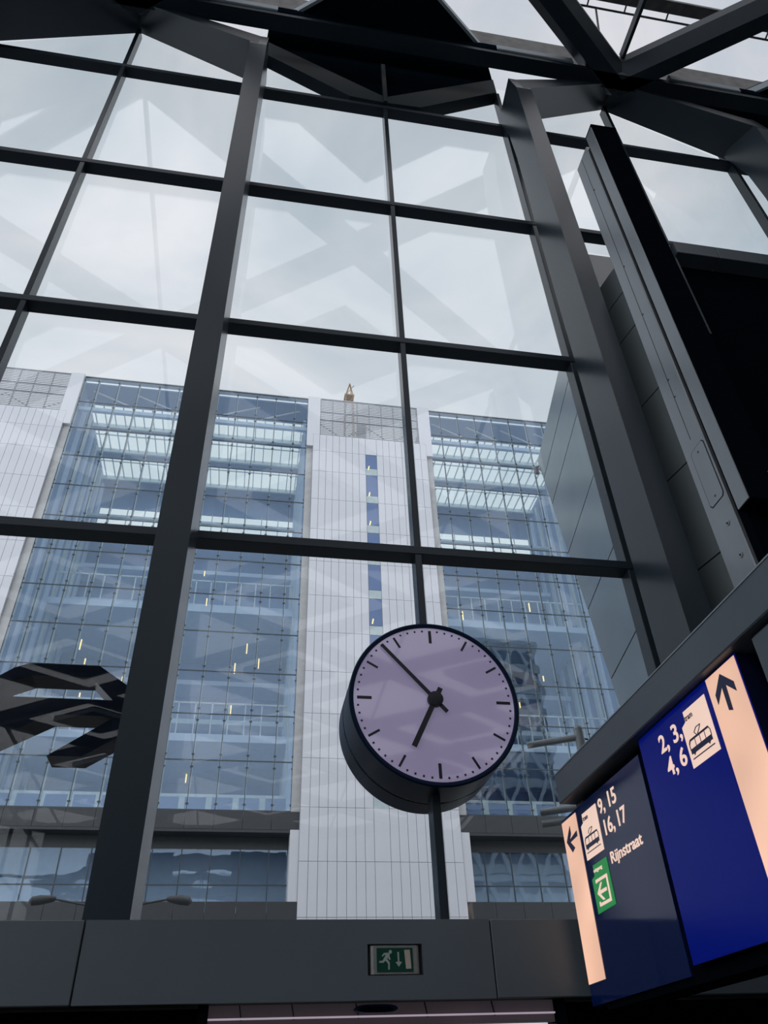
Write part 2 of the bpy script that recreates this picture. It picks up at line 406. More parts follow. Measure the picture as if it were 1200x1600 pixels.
# roof edge along the glass front, its pale upper strip, and the parapet beyond
obj('roof_edge_beam', MB().box(-16, 20, 7.02, 7.38, 22.0, 22.16), M_ROOF, roof)
for k in (-2, -1, 0, 1):
    for s_ in (-1, 1):
        x1 = 8+12*k+s_*3.3; x0 = 8+12*k+s_*1.3
        obj('skylight_sill', MB().cbox(min(x0, x1), max(x0, x1), 6.98, 7.3, 22.17, 22.42, .02), M_ROOFL, roof)
    xo = 2+12*k
    obj('roof_edge_panel', MB().box(xo-2.7, xo+2.7, 7.0, 7.34, 22.165, 22.42), M_COFFER, roof)
obj('parapet', MB().box(-16, 20, 7.42, 7.6, 22.9, 24.45), M_PARA, roof)
# gutter and rail on the roof, seen through the skylight
g = empty('roof_walkway', (9, 6.2, 24.5), 'dark gutter walkway with thin rail above the upper right skylight', 'walkway')
obj('gutter', MB().box(-6, 20, 5.95, 6.24, 24.5, 24.62), M_PARA, g)
obj('rail', MB().tube([(-6, 6.41, 24.5), (20, 6.41, 24.5)], .028), M_LAMPH, g)
for x in (-4, -2, 0, 2, 4, 6, 7.3, 8.35, 9.55, 10.9, 12.5, 14):
    obj('rail_bracket', MB().bar((x, 6.2, 24.55), (x, 6.42, 24.5), .035), M_LAMPH, g)
for x in (7.55, 13.2):
    obj('post', MB().bar((x, 6.41, 24.52), (x+.05, 6.95, 22.95), .04), M_LAMPH, g)

# ================================================================== CLAD WALL THROUGH THE GLASS FRONT (RIGHT)
wr = empty('wall_right', (5.6, 8.4, 0), kind='structure')
C0 = Vector((5.28, 8.4, 0)); DE = unit((.437, 2.56, 0)); DI = unit((.2, -.97, 0))
NE = Vector((-DE.y, DE.x, 0)); NI = Vector((DI.y, -DI.x, 0))      # outward normals (to the left)
seam = [0, 2.45, 3.95, 5.45, 6.95, 8.45, 9.95, 11.43, 12.3, 13.0]
def elen(z): return 3.55-(13-z)*.2405*1.0                       # far edge rakes back towards the street
for side in ('out', 'in'):
    D, Nn = (DE, NE) if side == 'out' else (DI, NI)
    def ln(z): return elen(z) if side == 'out' else 2.52
    b = MB(); b.prism([(0, 0), (ln(0), 0), (ln(13), 13), (0, 13)], C0-Nn*.16, D, ZA, Nn, .13)
    obj('wall_core', b, M_JOINT, wr)
    for a, c in zip(seam, seam[1:]):
        g_ = .012
        obj('wall_panel', MB().prism([(.0, a+g_), (ln(a)-.005, a+g_), (ln(c)-.005, c-g_), (0, c-g_)], C0-Nn*.03, D, ZA, Nn, .03), M_PANEL, wr)
obj('wall_core', MB().hexa([(5.47, 8.45, 0), (9, 8.45, 0), (9, 8.72, 0), (5.5, 8.72, 0), (5.47, 8.45, 12.95), (9, 8.45, 12.95), (9, 11.75, 12.95), (6.06, 11.75, 12.95)]), M_PANEL, wr)
# small camera on the far corner of the clad wall
sc = empty('security_camera', (5.86, 11.98, 12.75), 'small dark camera fixed to the far corner of the grey clad wall outside', 'camera')
obj('camera_body', MB().tube([(5.86, 11.98, 12.88), (5.85, 11.97, 12.68)], [.035, .045], 14), M_LAMPH, sc)
obj('bracket', MB().bar((5.86, 11.98, 12.84), (5.90, 11.84, 12.84), .03), M_LAMPH, sc)

# ================================================================== STEEL PILLAR WITH BLACK COLUMN
pl = empty('equipment_pillar', (4.95, 5.5, 0), 'tall grey steel pillar with access hatch and black box column on it', 'pillar')
obj('shaft', MB().cbox(4.75, 5.1, 5.47, 5.87, 0, 14.15, .012), M_PIL, pl)
obj('channel', MB().box(4.80, 5.1, 5.36, 5.475, 5.0, 14.1), M_BLACK, pl)
obj('box_column', MB().cbox(4.73, 5.15, 5.15, 5.37, 6.3, 14.2, .012), M_BLACK, pl)
obj('side_cover', MB().box(4.718, 4.732, 5.165, 5.36, 6.31, 14.18), M_PIL, pl)
obj('top_cap', MB().box(4.72, 5.16, 5.14, 5.38, 14.2, 14.23), M_BLACK, pl)
h = obj('hatch', MB().prism([(-.13, -.36), (-.10, -.40), (.10, -.40), (.13, -.36), (.13, .36), (.10, .40), (-.10, .40), (-.13, .36)], (4.744, 5.63, 7.04), -YA, ZA, XA, .01), M_PIL, pl)
obj('hatch_gap', MB().prism([(-.14, -.37), (-.11, -.41), (.11, -.41), (.14, -.37), (.14, .37), (.11, .41), (-.11, .41), (-.14, .37)], (4.748, 5.63, 7.04), -YA, ZA, XA, .004), M_JOINT, pl)
for z in (7.36, 6.72):
    obj('hatch_screw', MB().tube([(4.74, 5.63, z), (4.75, 5.63, z)], .014, 10), M_LAMPH, h)
for y, z in ((5.61, 6.33), (5.60, 5.92)):
    s_ = obj('bolt', MB().tube([(4.742, y, z), (4.755, y, z)], .03, 16), M_GALV, pl)
    obj('bolt_head', MB().tube([(4.736, y, z), (4.745, y, z)], .013, 10), M_INK, s_)
obj('shaft_joint', MB().box(4.7475, 4.752, 5.675, 5.681, 7.6, 14.1), M_JOINT, pl)
for z in (13.1, 11.0, 9.9, 8.3, 8.6):
    obj('rivet', MB().tube([(4.744, 5.66, z), (4.752, 5.66, z)], .012, 8), M_INK, pl)
obj('type_plate', MB().prism([(-.05, -.03), (.05, -.03), (.05, .03), (-.05, .03)], (5.11, 5.146, 6.66), XA, ZA, YA, .008), M_GALV, pl)

# ================================================================== CLAD BEAM OVER THE DOORS
tb = empty('trim_1', (0, 7.0, 2.29), kind='structure')
obj('beam_core', MB().box(-16, 5.6, 6.9, 8.2, 2.31, 2.84), M_JOINT, tb)
sx = [-13.95, -10.75, -7.55, -4.35, -1.14, 2.088, 5.3, 8.5]
for a, b in zip(sx, sx[1:]):
    if abs(a+1.14) < .01:       # panel with the recess for the exit sign
        rx0, rx1, rz0, rz1 = 1.055, 1.500, 2.455, 2.672
        bb = MB()
        for q in ((a+.006, rx0, 2.29, 2.85), (rx1, b-.006, 2.29, 2.85), (rx0, rx1, 2.29, rz0), (rx0, rx1, rz1, 2.85)):
            bb.box(q[0], q[1], 6.85, 6.9, q[2], q[3])
        obj('cladding_panel', bb, M_CLAD, tb)
    else: obj('cladding_panel', MB().cbox(a+.006, b-.006, 6.85, 6.9, 2.29, 2.85, .006), M_CLAD, tb)
# door head below the beam
dr = empty('door_1', (1.2, 7.0, 0), kind='structure')
obj('header_panel', MB().box(-.15, 2.6, 7.02, 7.1, 2.14, 2.29), M_LILAC, dr)
obj('header_panel', MB().box(-.15, 2.6, 6.99, 7.1, 1.9, 2.125), M_LILAC, dr)
obj('light_edge', MB().box(-.15, 2.6, 6.99, 7.02, 2.195, 2.206), M_LILACL, dr)
for x in (-.19, 2.64): obj('door_jamb', MB().box(x-.04, x+.04, 6.95, 7.2, 0, 2.29), M_BLACK, dr)
for x in (.1, .5, 1.0, 1.55, 2.1): obj('header_joint', MB().bar((x, 7.012, 2.19), (x-.02, 7.012, 2.29), .008, .012), M_JOINT, dr)
obj('door_leaf', MB().box(-.15, 2.6, 7.05, 7.09, 0, 1.9), M_LILAC, dr)
sn = empty('door_sensor', (1.15, 7.0, 2.2), 'dark oval door sensor under the grey beam below the exit sign', 'sensor')
oval = [(.17*math.copysign(1, math.cos(t))*abs(math.cos(t))**.6, .028*math.sin(t)) for t in [2*math.pi*i/28 for i in range(28)]]
obj('sensor_body', MB().prism(oval, (1.13, 6.93, 2.245), XA, ZA, YA, .09), M_NAVY, sn)
obj('sensor_lens', MB().prism([(a*.8, b*.6) for a, b in oval], (1.13, 6.925, 2.24), XA, ZA, YA, .01), M_BLACK, sn)
obj('wall_front_lower', MB().box(-16, -.24, 7.3, 7.4, 0, 2.3), M_BLACK, kind='structure')
obj('wall_front_lower', MB().box(2.7, 12, 7.3, 7.4, 0, 2.3), M_BLACK, kind='structure')

# ================================================================== EXIT SIGN
ex = empty('exit_sign', (1.28, 6.87, 2.46), 'small green emergency exit sign set into the grey beam under the clock', 'exit sign')
ob = MB()
cxs, czs = 1.277, 2.563
n_ = 14
pr = [(-.20, .0), (-.195, -.030), (-.175, -.042), (.175, -.042), (.195, -.030), (.20, .0)]
ob.prism([(a, y) for a, y in pr], (cxs, 6.90, czs-.10), XA, YA, ZA, .20)
obj('cover', ob, M_EXITC, ex)
obj('recess', MB().box(1.056, 1.499, 6.893, 6.9, 2.456, 2.671), M_JOINT, ex)
fy = 6.857
face = obj('face', MB().box(cxs-.148, cxs+.145, fy-.003, fy+.002, czs-.085, czs+.082), M_EXITG, ex)
def pic(name, poly, mt, par, th=.003):
    # crop frame of the sign: 1200 x 800 -> face 305..885 by 222..550
    sxx, szz = .293/577, .167/330
    q = [(cxs-.148+(a-305)*sxx, czs+.082-(b-222)*szz) for a, b in poly]
    obj(name, MB().prism(q, (0, fy-.003-th, 0), XA, ZA, YA, th), mt, par)
circ = lambda x, y, r, n=16: [(x+r*math.cos(2*math.pi*i/n), y+r*math.sin(2*math.pi*i/n)) for i in range(n)]
pic('runner_head', circ(522, 277, 26), M_EXITW, face)
pic('runner_body', [(418, 292), (492, 290), (512, 305), (508, 345), (524, 376), (505, 392), (478, 352), (470, 380), (508, 425), (506, 520), (480, 520), (482, 440), (440, 398), (410, 428), (342, 426), (342, 402), (396, 398), (446, 322), (424, 318), (402, 344), (384, 330)], M_EXITW, face)
pic('arrow', [(634, 280), (660, 280), (662, 412), (704, 418), (652, 484), (600, 420), (638, 414)], M_EXITW, face)
pic('doorway', [(746, 252), (836, 250), (850, 510), (764, 512)], M_EXITP, face)

# ================================================================== CLOCK
ck = empty('station_clock', (CKX, 8.2, CKZ-CKR), 'large round lavender-faced clock in navy drum showing seven minutes to seven', 'clock')
YF = 7.75
obj('front_drum', MB().latheY([(YF+.03, CKR-.055), (YF, CKR-.05), (YF-.004, CKR-.03), (YF-.004, CKR-.012), (YF+.012, CKR), (8.262, CKR), (8.268, CKR-.035)], CKX, CKZ), M_NAVY, ck, True)
obj('seam_band', MB().latheY([(8.26, CKR-.03), (8.325, CKR-.03)], CKX, CKZ), M_INK, ck, True)
obj('rear_drum', MB().latheY([(8.312, CKR-.035), (8.318, CKR), (8.655, CKR), (8.67, CKR-.012), (8.67, CKR-.05)], CKX, CKZ), M_NAVY, ck, True)
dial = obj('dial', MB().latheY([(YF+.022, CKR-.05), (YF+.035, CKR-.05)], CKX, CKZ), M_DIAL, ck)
def radial(ang, r0, r1, w0, w1=None, y=YF+.018, th=.006):
    w1 = w1 or w0; a = R(ang); u = Vector((math.sin(a), 0, math.cos(a))); v = Vector((math.cos(a), 0, -math.sin(a)))
    return MB().prism([(r0, -w0/2), (r1, -w1/2), (r1, w1/2), (r0, w0/2)], (CKX, y, CKZ), u, v, YA, th)
for i in range(12):
    obj('hour_mark', radial(i*30, .715 if i % 3 == 0 else .735, .878, .034 if i % 3 == 0 else .026), M_INK, dial)
db = MB()
for i in range(60):
    if i % 5:
        bb = radial(i*6, .862, .884, .021); db.add(bb.v, bb.f)
obj('minute_dots', db, M_INK, dial, kind='stuff')
obj('minute_hand', radial(318, -.19, .882, .046, .038, YF-.010, .008), M_INK, ck)
obj('hour_hand', radial(206.5, -.15, .615, .058, .060, YF-.022, .008), M_INK, ck)
obj('hub', MB().latheY([(YF-.034, .06), (YF-.03, .088), (YF+.02, .088)], CKX, CKZ, 40), M_INK, ck, True)

# ================================================================== HANGING DIRECTION SIGN (X = const, facing left)
SX = 2.8; YL = 6.68
sg = empty('direction_sign', (2.95, 5.1, 2.2), 'blue illuminated tram direction sign under a grey beam, lower right', 'sign')
SU, SV, SN = Vector((0, -1, 0)), ZA, Vector((-1, 0, 0))
def sp_(name, poly, mt, par, d0, th, label=None):
    """polygon in sign coordinates (a along the sign, z up) standing d0 proud of the left panel face"""
    return obj(name, MB().prism(poly, Vector((SX, YL, 0))+SN*d0, SU, SV, SN, th), mt, par, label=label)
rect = lambda a0, a1, z0, z1: [(a0, z0), (a1, z0), (a1, z1), (a0, z1)]
sk = [0]
obj('beam', MB().cbox(2.70, 3.12, 2.2, 6.42, 3.665, 3.92, .008), M_CLAD, sg)
obj('beam_lip', MB().box(2.695, 2.705, 2.2, 6.42, 3.912, 3.922), M_ROOFL, sg)
obj('hanger', MB().box(2.86, 2.98, 6.28, 6.44, 3.5, 3.7), M_CLAD, sg)
obj('chassis', MB().box(2.92, 3.08, 3.55, 6.6, 2.24, 3.66), M_BLACK, sg)
obj('lower_tray', MB().box(2.82, 3.06, 3.5, 6.45, 2.16, 2.245), M_BLACK, sg)
obj('end_block', MB().cbox(2.74, 3.1, 2.4, 3.40, 3.30, 3.66, .03), M_CLAD, sg)
p1 = sp_('sign_panel', rect(.0, 1.61, 2.205, 3.60), M_BLUEE, sg, -.14, .136, 'left panel with tram lines and exit to the street')
p2 = sp_('sign_panel', rect(1.735, 3.07, 2.245, 3.655), M_BLUEE, sg, -.10, .136, 'right panel with tram lines straight on')
sp_('panel_edge', rect(1.61, 1.735, 2.25, 3.61), M_BLUEE, sg, -.12, .05)
F1, F2 = .001, .041
sp_('panel_face', rect(.0, 1.61, 2.205, 3.60), M_BLUE1, p1, -.004, .004)
sp_('panel_face', rect(1.737, 3.068, 2.247, 3.653), M_BLUE2, p2, .036, .004)
sp_('light_strip', rect(.005, .335, 2.35, 3.575), M_LIT, p1, F1, .004, 'warm white lit strip')
sp_('light_strip', rect(2.725, 3.06, 2.30, 3.645), M_LIT, p2, F2, .004, 'warm white lit strip')
sp_('arrow', [(.058, 3.405), (.178, 3.51), (.178, 3.445), (.135, 3.407), (.305, 3.437), (.305, 3.393), (.14, 3.385), (.215, 3.322), (.15, 3.300)], M_SIGNINK, p1, F1+.0045, .003, 'navy arrow pointing left')
ar = [(2.886, 3.612), (2.99, 3.515), (2.99, 3.455), (2.91, 3.53), (2.903, 3.375), (2.866, 3.39), (2.868, 3.535), (2.785, 3.460), (2.785, 3.52)]
sp_('arrow', ar, M_SIGNINK, p2, F2+.0045, .003, 'navy arrow pointing up')
def tram_pic(panel, a0, a1, z0, z1, ox, F):
    """pale pictogram card with a notched corner and a tram drawn on it"""
    w_, h_ = a1-a0, z1-z0
    c = sp_('pictogram', [(a0, z0), (a1, z0), (a1, z1), (a0+.055, z1), (a0+.055, z1-h_*.19), (a0, z1-h_*.24)], M_LETTER, panel, F, .004, 'pale tram pictogram card')
    q = lambda u, v: (a0+u*w_, z0+v*h_)
    b = MB()
    def add(poly):
        b.prism([q(*p) for p in poly], Vector((SX, YL, 0))+SN*(F+.0045), SU, SV, SN, .003)
    def line(u0, v0, u1, v1, t=.016):
        dx, dy = (u1-u0)*w_, (v1-v0)*h_; l = math.hypot(dx, dy); nx, ny = -dy/l*t*h_/2/w_, dx/l*t*h_/2/h_
        add([(u0-nx, v0-ny), (u1-nx, v1-ny), (u1+nx, v1+ny), (u0+nx, v0+ny)])
    add([(.10, .22), (.17, .22), (.19, .18), (.24, .22), (.72, .22), (.75, .18), (.80, .22), (.88, .22), (.88, .31), (.10, .31)])
    line(.10, .30, .10, .40); line(.10, .40, .15, .46, .03); line(.15, .46, .84, .46, .035); line(.84, .46, .88, .40); line(.88, .40, .88, .3)
    for u in (.32, .5, .68): line(u, .3, u, .46, .010)
    line(.10, .135, .9, .135, .018)
    for s_ in ((.42, .48, .36, .54), (.36, .54, .46, .60), (.46, .60, .62, .60), (.62, .60, .54, .53), (.54, .53, .46, .48)): line(*s_, .014)
    o = obj('tram_drawing', b, M_SIGNINK, None)
    # the drawing is a piece of the card: keep the hierarchy at three levels
    o.parent = panel; o.matrix_parent_inverse = Matrix.Translation(-WL[panel.name])
tram_pic(p1, .405, .755, 3.17, 3.52, 0, F1)
tram_pic(p2, 2.335, 2.668, 3.235, 3.583, 0, F2)
# exit pictogram: green card, white doorway with arrow
gc = [(.43, 2.772), (.775, 2.778), (.765, 3.112), (.49, 3.112), (.49, 3.036), (.43, 3.02)]
sp_('exit_pictogram', gc, M_GREEN, p1, F1, .004, 'green exit card')
sp_('doorway', [(.495, 2.812), (.722, 2.812), (.722, 3.003), (.495, 3.003), (.495, 2.978), (.517, 2.978), (.517, 2.982), (.697, 2.982), (.697, 2.833), (.517, 2.833), (.517, 2.845), (.495, 2.845)], M_LETTER, p1, F1+.0045, .003)
sp_('exit_arrow', [(.488, 2.905), (.575, 2.968), (.605, 2.968), (.545, 2.918), (.67, 2.918), (.67, 2.895), (.545, 2.893), (.61, 2.845), (.575, 2.845)], M_LETTER, p1, F1+.0045, .003)
def text(body, a0, z0, width, height, mt, panel, F, bold=.014, name='lettering'):
    cu = bpy.data.curves.new(name, 'FONT'); cu.body = body; cu.size = 1; cu.offset = bold; cu.extrude = .01; cu.resolution_u = 6
    to = bpy.data.objects.new('tmp_text', cu); COL.objects.link(to)
    bpy.context.view_layer.update()
    me = bpy.data.meshes.new_from_object(to.evaluated_get(bpy.context.evaluated_depsgraph_get()))
    bpy.data.objects.remove(to); me.name = name
    xs = [v.co.x for v in me.vertices]; ys = [v.co.y for v in me.vertices]; zs = [v.co.z for v in me.vertices]
    x0, x1, y0, y1 = min(xs), max(xs), min(ys), max(ys)
    c = Vector((SX, YL, 0))+SU*(a0+width/2)+SV*(z0+height/2)+SN*F
    for v in me.vertices:
        a = ((v.co.x-x0)/(x1-x0)-.5)*width; z = ((v.co.y-y0)/(y1-y0)-.5)*height; d = .0035 if v.co.z > 0 else 0.
        v.co = SU*a+SV*z+SN*d
    me.materials.clear(); me.materials.append(mt)
    o = bpy.data.objects.new(name, me); o.location = c; put(o, panel)
    return o
text('9,', .80, 3.400, .115, .130, M_LETTER, p1, F1)
text('15', .998, 3.415, .138, .118, M_LETTER, p1, F1)
text('16,', .838, 3.228, .182, .137, M_LETTER, p1, F1)
text('17', 1.092, 3.243, .145, .118, M_LETTER, p1, F1)
text('Rijnstraat', .84, 3.015, .555, .108, M_LETTER, p1, F1)
text('tram', .475, 3.458, .10, .030, M_SIGNINK, p1, F1+.0045, .0)
text('uitgang', .497, 3.048, .165, .034, M_LETTER, p1, F1+.0045, .0)
text('2,', 2.01, 3.43, .118, .137, M_LETTER, p2, F2)
text('3,', 2.195, 3.43, .118, .137, M_LETTER, p2, F2)
text('4,', 2.032, 3.265, .13, .137, M_LETTER, p2, F2)
text('6', 2.21, 3.285, .082, .118, M_LETTER, p2, F2)
text('tram', 2.395, 3.516, .095, .030, M_SIGNINK, p2, F2+.0045, .0)

# ================================================================== LOGO SIGN OUTSIDE THE GLASS
lg = empty('logo_sign', (-2.9, 12, 5.8), 'dark navy cut-out double-arrow rail logo sign outside the glass, lower left', 'sign')
LY, LD = 12.0, .5
M_LOGOB = mat('dark_glossy_soffit', (.03, .033, .032), .12, var=.1, coat=.4)
M_LOGO = mat('navy_logo_face', (.0015, .005, .014), .25, var=.15, spec=.12)
def logo(name, poly):
    b = MB(); b.prism(poly, (0, LY, 0), XA, ZA, YA, LD)
    return obj(name, b, M_LOGO, lg)
logo('upper_band', [(-4.6, 6.75), (-4.25, 6.95), (-3.85, 7.20), (-3.55, 7.33), (-2.62, 7.33), (-2.20, 6.93), (-1.72, 6.93), (-1.95, 7.16), (-2.53, 7.54), (-3.50, 7.54), (-3.66, 7.52), (-3.84, 7.44), (-4.02, 7.30), (-4.7, 6.95)])
logo('middle_band', [(-4.8, 6.68), (-1.72, 6.68), (-1.72, 6.95), (-4.8, 6.95)])
logo('lower_leg', [(-3.02, 6.02), (-2.52, 6.02), (-1.72, 6.55), (-1.72, 6.70), (-2.10, 6.70)])
logo('lower_diagonal', [(-3.10, 6.69), (-3.9, 6.69), (-4.9, 6.15), (-4.35, 5.95)])
for x in (-4.6, -1.9): obj('bracket', MB().bar((x, LY+LD, 6.8), (x, LY+LD, 0), .08), M_LAMPH, lg)

# ================================================================== STREET FURNITURE OUTSIDE
sl = empty('street_lamp', (-3.55, 25, 0), 'twin-arm grey street lamp outside, its arms showing beside the left column foot', 'street lamp')
obj('pole', MB().tube([(-3.55, 25, -.1), (-3.55, 25, 6.45)], [.09, .06]), M_LAMPH, sl)
for s_ in (-1, 1):
    x1 = -3.55+s_*2.05
    a_ = obj('arm', MB().tube([(-3.55, 25, 6.42), (-3.55+s_*.8, 25, 6.56), (x1-s_*.45, 25, 6.70)], .028), M_LAMPH, sl)
    hd = MB(); hd.tube([(x1-s_*.52, 25, 6.71), (x1-s_*.42, 25, 6.70), (x1-s_*.1, 25, 6.67), (x1+s_*.12, 25, 6.64), (x1+s_*.2, 25, 6.63)], [.05, .09, .13, .12, .03], 14)
    obj('lamp_head', hd, M_LAMPH, a_, True)
tm = empty('tube_mast', (5.15, 11, 0), 'grey tubular mast with three side arms outside, behind the sign beam end', 'mast')
obj('post', MB().tube([(5.13, 10.95, -.1), (5.13, 10.95, 6.30)], .075, 18), M_GALV, tm)
obj('post_cap', MB().tube([(5.13, 10.95, 6.30), (5.13, 10.95, 6.34)], [.08, .06], 18), M_GALV, tm)
for z, x0 in ((6.17, 4.40), (5.12, 4.45), (4.95, 4.45)):
    obj('arm', MB().tube([(5.1, 10.95, z), (x0, 11.35, z)], .052, 14), M_GALV, tm)
obj('cable', MB().tube([(5.2, 10.95, 6.15), (5.27, 10.93, 6.13), (5.36, 10.9, 6.06)], .013, 8), M_LAMPH, tm)

# ================================================================== OFFICE BUILDING ACROSS THE STREET
of = empty('office_building', (0, 48, 0), 'huge office building with white panelled piers and blue glazed atrium bays across the street', 'building')
BY = 48.
RZ = [16.27+3.03*i for i in range(13)]; ZT = RZ[-1]
bays = [([-16.5]+[-15.3+1.695*k for k in range(11)]+[2.8]), ([13.85, 14.97]+[14.97+1.655*k for k in range(1, 9)])]
for bi, vs in enumerate(bays):
    x0, x1 = vs[0], vs[-1]
    bay = empty('glazed_bay', (x0, BY, RZ[0]))
    bay.parent = of; bay.matrix_parent_inverse = Matrix.Translation(-WL[of.name])
    for i in range(len(vs)-1):
        for j in range(12):
            ibox('pane', vs[i]+.02, vs[i+1]-.02, BY, BY+.03, RZ[j]+.02, RZ[j+1]-.02, M_OGLASS, bay)
    for x in vs:                     # cable mullions with glazing clamps
        b = MB(); b.box(x-.022, x+.022, BY-.03, BY+.06, RZ[0], ZT)
        for z in RZ[:-1]:
            for dz in (.35, 2.6):
                b.box(x-.09, x+.09, BY-.05, BY, z+dz-.045, z+dz+.045)
        obj('mullion', b, M_OFRAME, bay)
        obj('glass_fin', MB().box(x+.03, x+.055, BY+.05, BY+.35, RZ[0], ZT), M_OFIN, bay)
    for z in RZ:
        obj('transom', MB().box(x0, x1, BY-.02, BY+.05, z-.03, z+.03), M_OFRAME, bay)
    obj('roof_flashing', MB().box(x0, x1, BY-.05, BY+.5, ZT, ZT+.08), M_OGREY, bay)
    # atrium behind the glass: side walls, back wall with window strips, galleries, roof with three skylight strips
    D1 = 63.
    at = empty('atrium', (x0, BY+1, RZ[0]))
    at.parent = of; at.matrix_parent_inverse = Matrix.Translation(-WL[of.name])
    for xs_, s_ in ((x0, 1), (x1, -1)):
        obj('side_wall', MB().box(min(xs_, xs_-s_*.3), max(xs_, xs_-s_*.3), BY+.4, D1, RZ[0], ZT), M_OBLUE, at)
        for k in range(7):
            y = BY+1.4+k*1.9
            obj('side_fin', MB().bar((xs_+s_*.12, y, RZ[0]), (xs_+s_*.12, y+.6, ZT-1), .25, .5), M_OFIN if k % 2 else M_OSLAB, at)
    obj('back_wall', MB().box(x0-.3, x1+.3, D1, D1+.3, RZ[0]-4, 47.6), M_OWALL, at)
    obj('back_wall', MB().box(x0-.3, x1+.3, D1, D1+.3, 50.2, ZT), M_OWALL, at)
    obj('clerestory_glass', MB().box(x0, x1, D1+.1, D1+.14, 47.6, 50.2), M_SKYGL, at)
    obj('clerestory_rail', MB().box(x0, x1, D1, D1+.12, 48.8, 49.0), M_OFIN, at)
    x = x0+1.
    while x < x1:
        obj('clerestory_bar', MB().box(x-.04, x+.04, D1, D1+.1, 47.6, 50.2), M_OFIN, at); x += 1.66
    ys = [BY+.5, 51.0, 53.6, 54.3, 56.95, 58.0, 61.0, D1]
    for i in range(0, 8, 2):
        obj('roof_deck', MB().box(x0, x1, ys[i], ys[i+1], 52.3, 52.45), M_OBLUE, at)
        if i: obj('roof_girder', MB().box(x0, x1, ys[i]-.25, ys[i]-.05, 51.95, 52.4), M_OFIN, at)
    for i in (1, 3, 5):
        obj('roof_glass', MB().box(x0, x1, ys[i], ys[i+1], 52.4, 52.43), M_SKYGL, at)
        obj('roof_purlin', MB().box(x0, x1, ys[i]+.42, ys[i]+.5, 52.28, 52.38), M_OFIN, at)
        x = x0+.4
        while x < x1:
            obj('roof_bar', MB().box(x-.035, x+.035, ys[i], ys[i+1], 52.2, 52.38), M_OFIN, at); x += .845
        x = x0+1.
    n_t = 5 if bi == 0 else 4
    for k in range(n_t):             # diagonal braces of the roof truss in the top row
        xa = x0+.6+k*(x1-x0-1)/n_t; xb = xa+(x1-x0-1)/n_t*.95
        up_ = (k < n_t/2) if bi == 0 else True
        za, zb = (52.2, 50.65) if up_ else (50.65, 52.2)
        obj('brace', MB().bar((xa, BY+1.2, za), (xb, BY+1.2, zb), .10), M_LOUVRE, at)
    obj('truss_chord', MB().box(x0, x1, BY+.6, BY+.9, 49.25, 49.62), M_OSLAB, at)
    for z, yf in ((34.0, 54.), (23.4, 54.)):
        gl = obj('gallery_slab', MB().box(x0, x1, yf, D1, z-.55, z), M_OSLAB, at)
        obj('handrail', MB().box(x0, x1, yf, yf+.1, z+2.3, z+2.42), M_OFIN, at)
        x = x0+.4
        while x < x1:
            obj('balustrade_post', MB().box(x-.05, x+.05, yf, yf+.1, z, z+2.4), M_OFIN, at)
            obj('balustrade_glass', MB().box(x+.12, x+1.08, yf+.02, yf+.06, z+.25, z+2.2), M_SKYGL, at); x += 1.2
    for z in (19.8, 27.2, 30.6, 38.0, 41.6, 45.0):
        obj('floor_slab', MB().box(x0, x1, D1-2.6, D1, z-.4, z), M_OSLAB, at)
    for z in (41.2, 42.4, 43.6):
        obj('bridge_beam', MB().box(x0, x1, 58.5, 58.8, z+2, z+2.25), M_OFIN, at)
    obj('ground_slab', MB().box(x0, x1, BY+.3, D1, RZ[0]-.5, RZ[0]), M_OSLAB, at)
    obj('entrance_wall', MB().box(x0, x1, 51, 51.2, RZ[0], RZ[0]+1.9), M_OFIN, at)
    x = x0+.8
    while x < x1-1:
        obj('entrance_window', MB().box(x, x+1.3, 50.96, 51.0, RZ[0]+.1, RZ[0]+1.7), M_OBLUE, at); x += 1.7
    # lamps hanging in the offices
    for k in range(15 if bi == 0 else 16):
        lx = random.uniform(x0+1, x1-1); lz = random.choice([26.2, 29.6, 36.6, 39.6, 31.5, 22.2]); ly = random.uniform(56, 61)
        obj('pendant_lamp', MB().box(lx-.045, lx+.045, ly-.045, ly+.045, lz, lz+random.choice([.5, .9])), M_AMBER, at)
    # dark base under the bay
    bs = empty('bay_base', (x0, BY, 0))
    bs.parent = of; bs.matrix_parent_inverse = Matrix.Translation(-WL[of.name])
    w_ = 1.69; n_ = max(1, round((x1-x0+1.1)/w_)); w_ = (x1-x0+1.1)/n_
    for k in range(n_):
        ibox('spandrel_panel', x0-.55+k*w_+.01, x0-.55+(k+1)*w_-.01, BY-.1, BY+.1, 15.17, 16.22, M_ODARK, bs)
        ibox('plinth_panel', x0-.55+k*w_+.01, x0-.55+(k+1)*w_-.01, BY-.34, BY-.1, 6.0, 11.2, M_ODARK, bs)
    obj('soffit', MB().box(x0-.3, x1+.3, BY-.08, BY+4, 15.0, 15.17), M_ODARK, bs)
    obj('upper_band', MB().box(x0-.3, x1+.3, BY+1.0, BY+1.1, 14.3, 15.0), M_ODARK, bs)
    for k in range(n_):
        for z0, z1 in ((11.2, 12.32), (12.36, 14.3)):
            ibox('window_pane', max(x0, x0-.55+k*w_+.03), min(x1, x0-.55+(k+1)*w_-.03), BY+1., BY+1.03, z0, z1, M_OGLASS, bs)
        ibox('window_bar', x0-.55+k*w_-.03, x0-.55+k*w_+.03, BY+.95, BY+1.05, 11.2, 14.3, M_OFRAME, bs)
    obj('window_rail', MB().box(x0, x1, BY+.96, BY+1.06, 12.31, 12.37), M_OFRAME, bs)
    obj('room_wall', MB().box(x0-.3, x1+.3, BY+5, BY+5.2, 6, 16), M_OSLAB, bs)
    M_ROOM = M_ROOMFILL
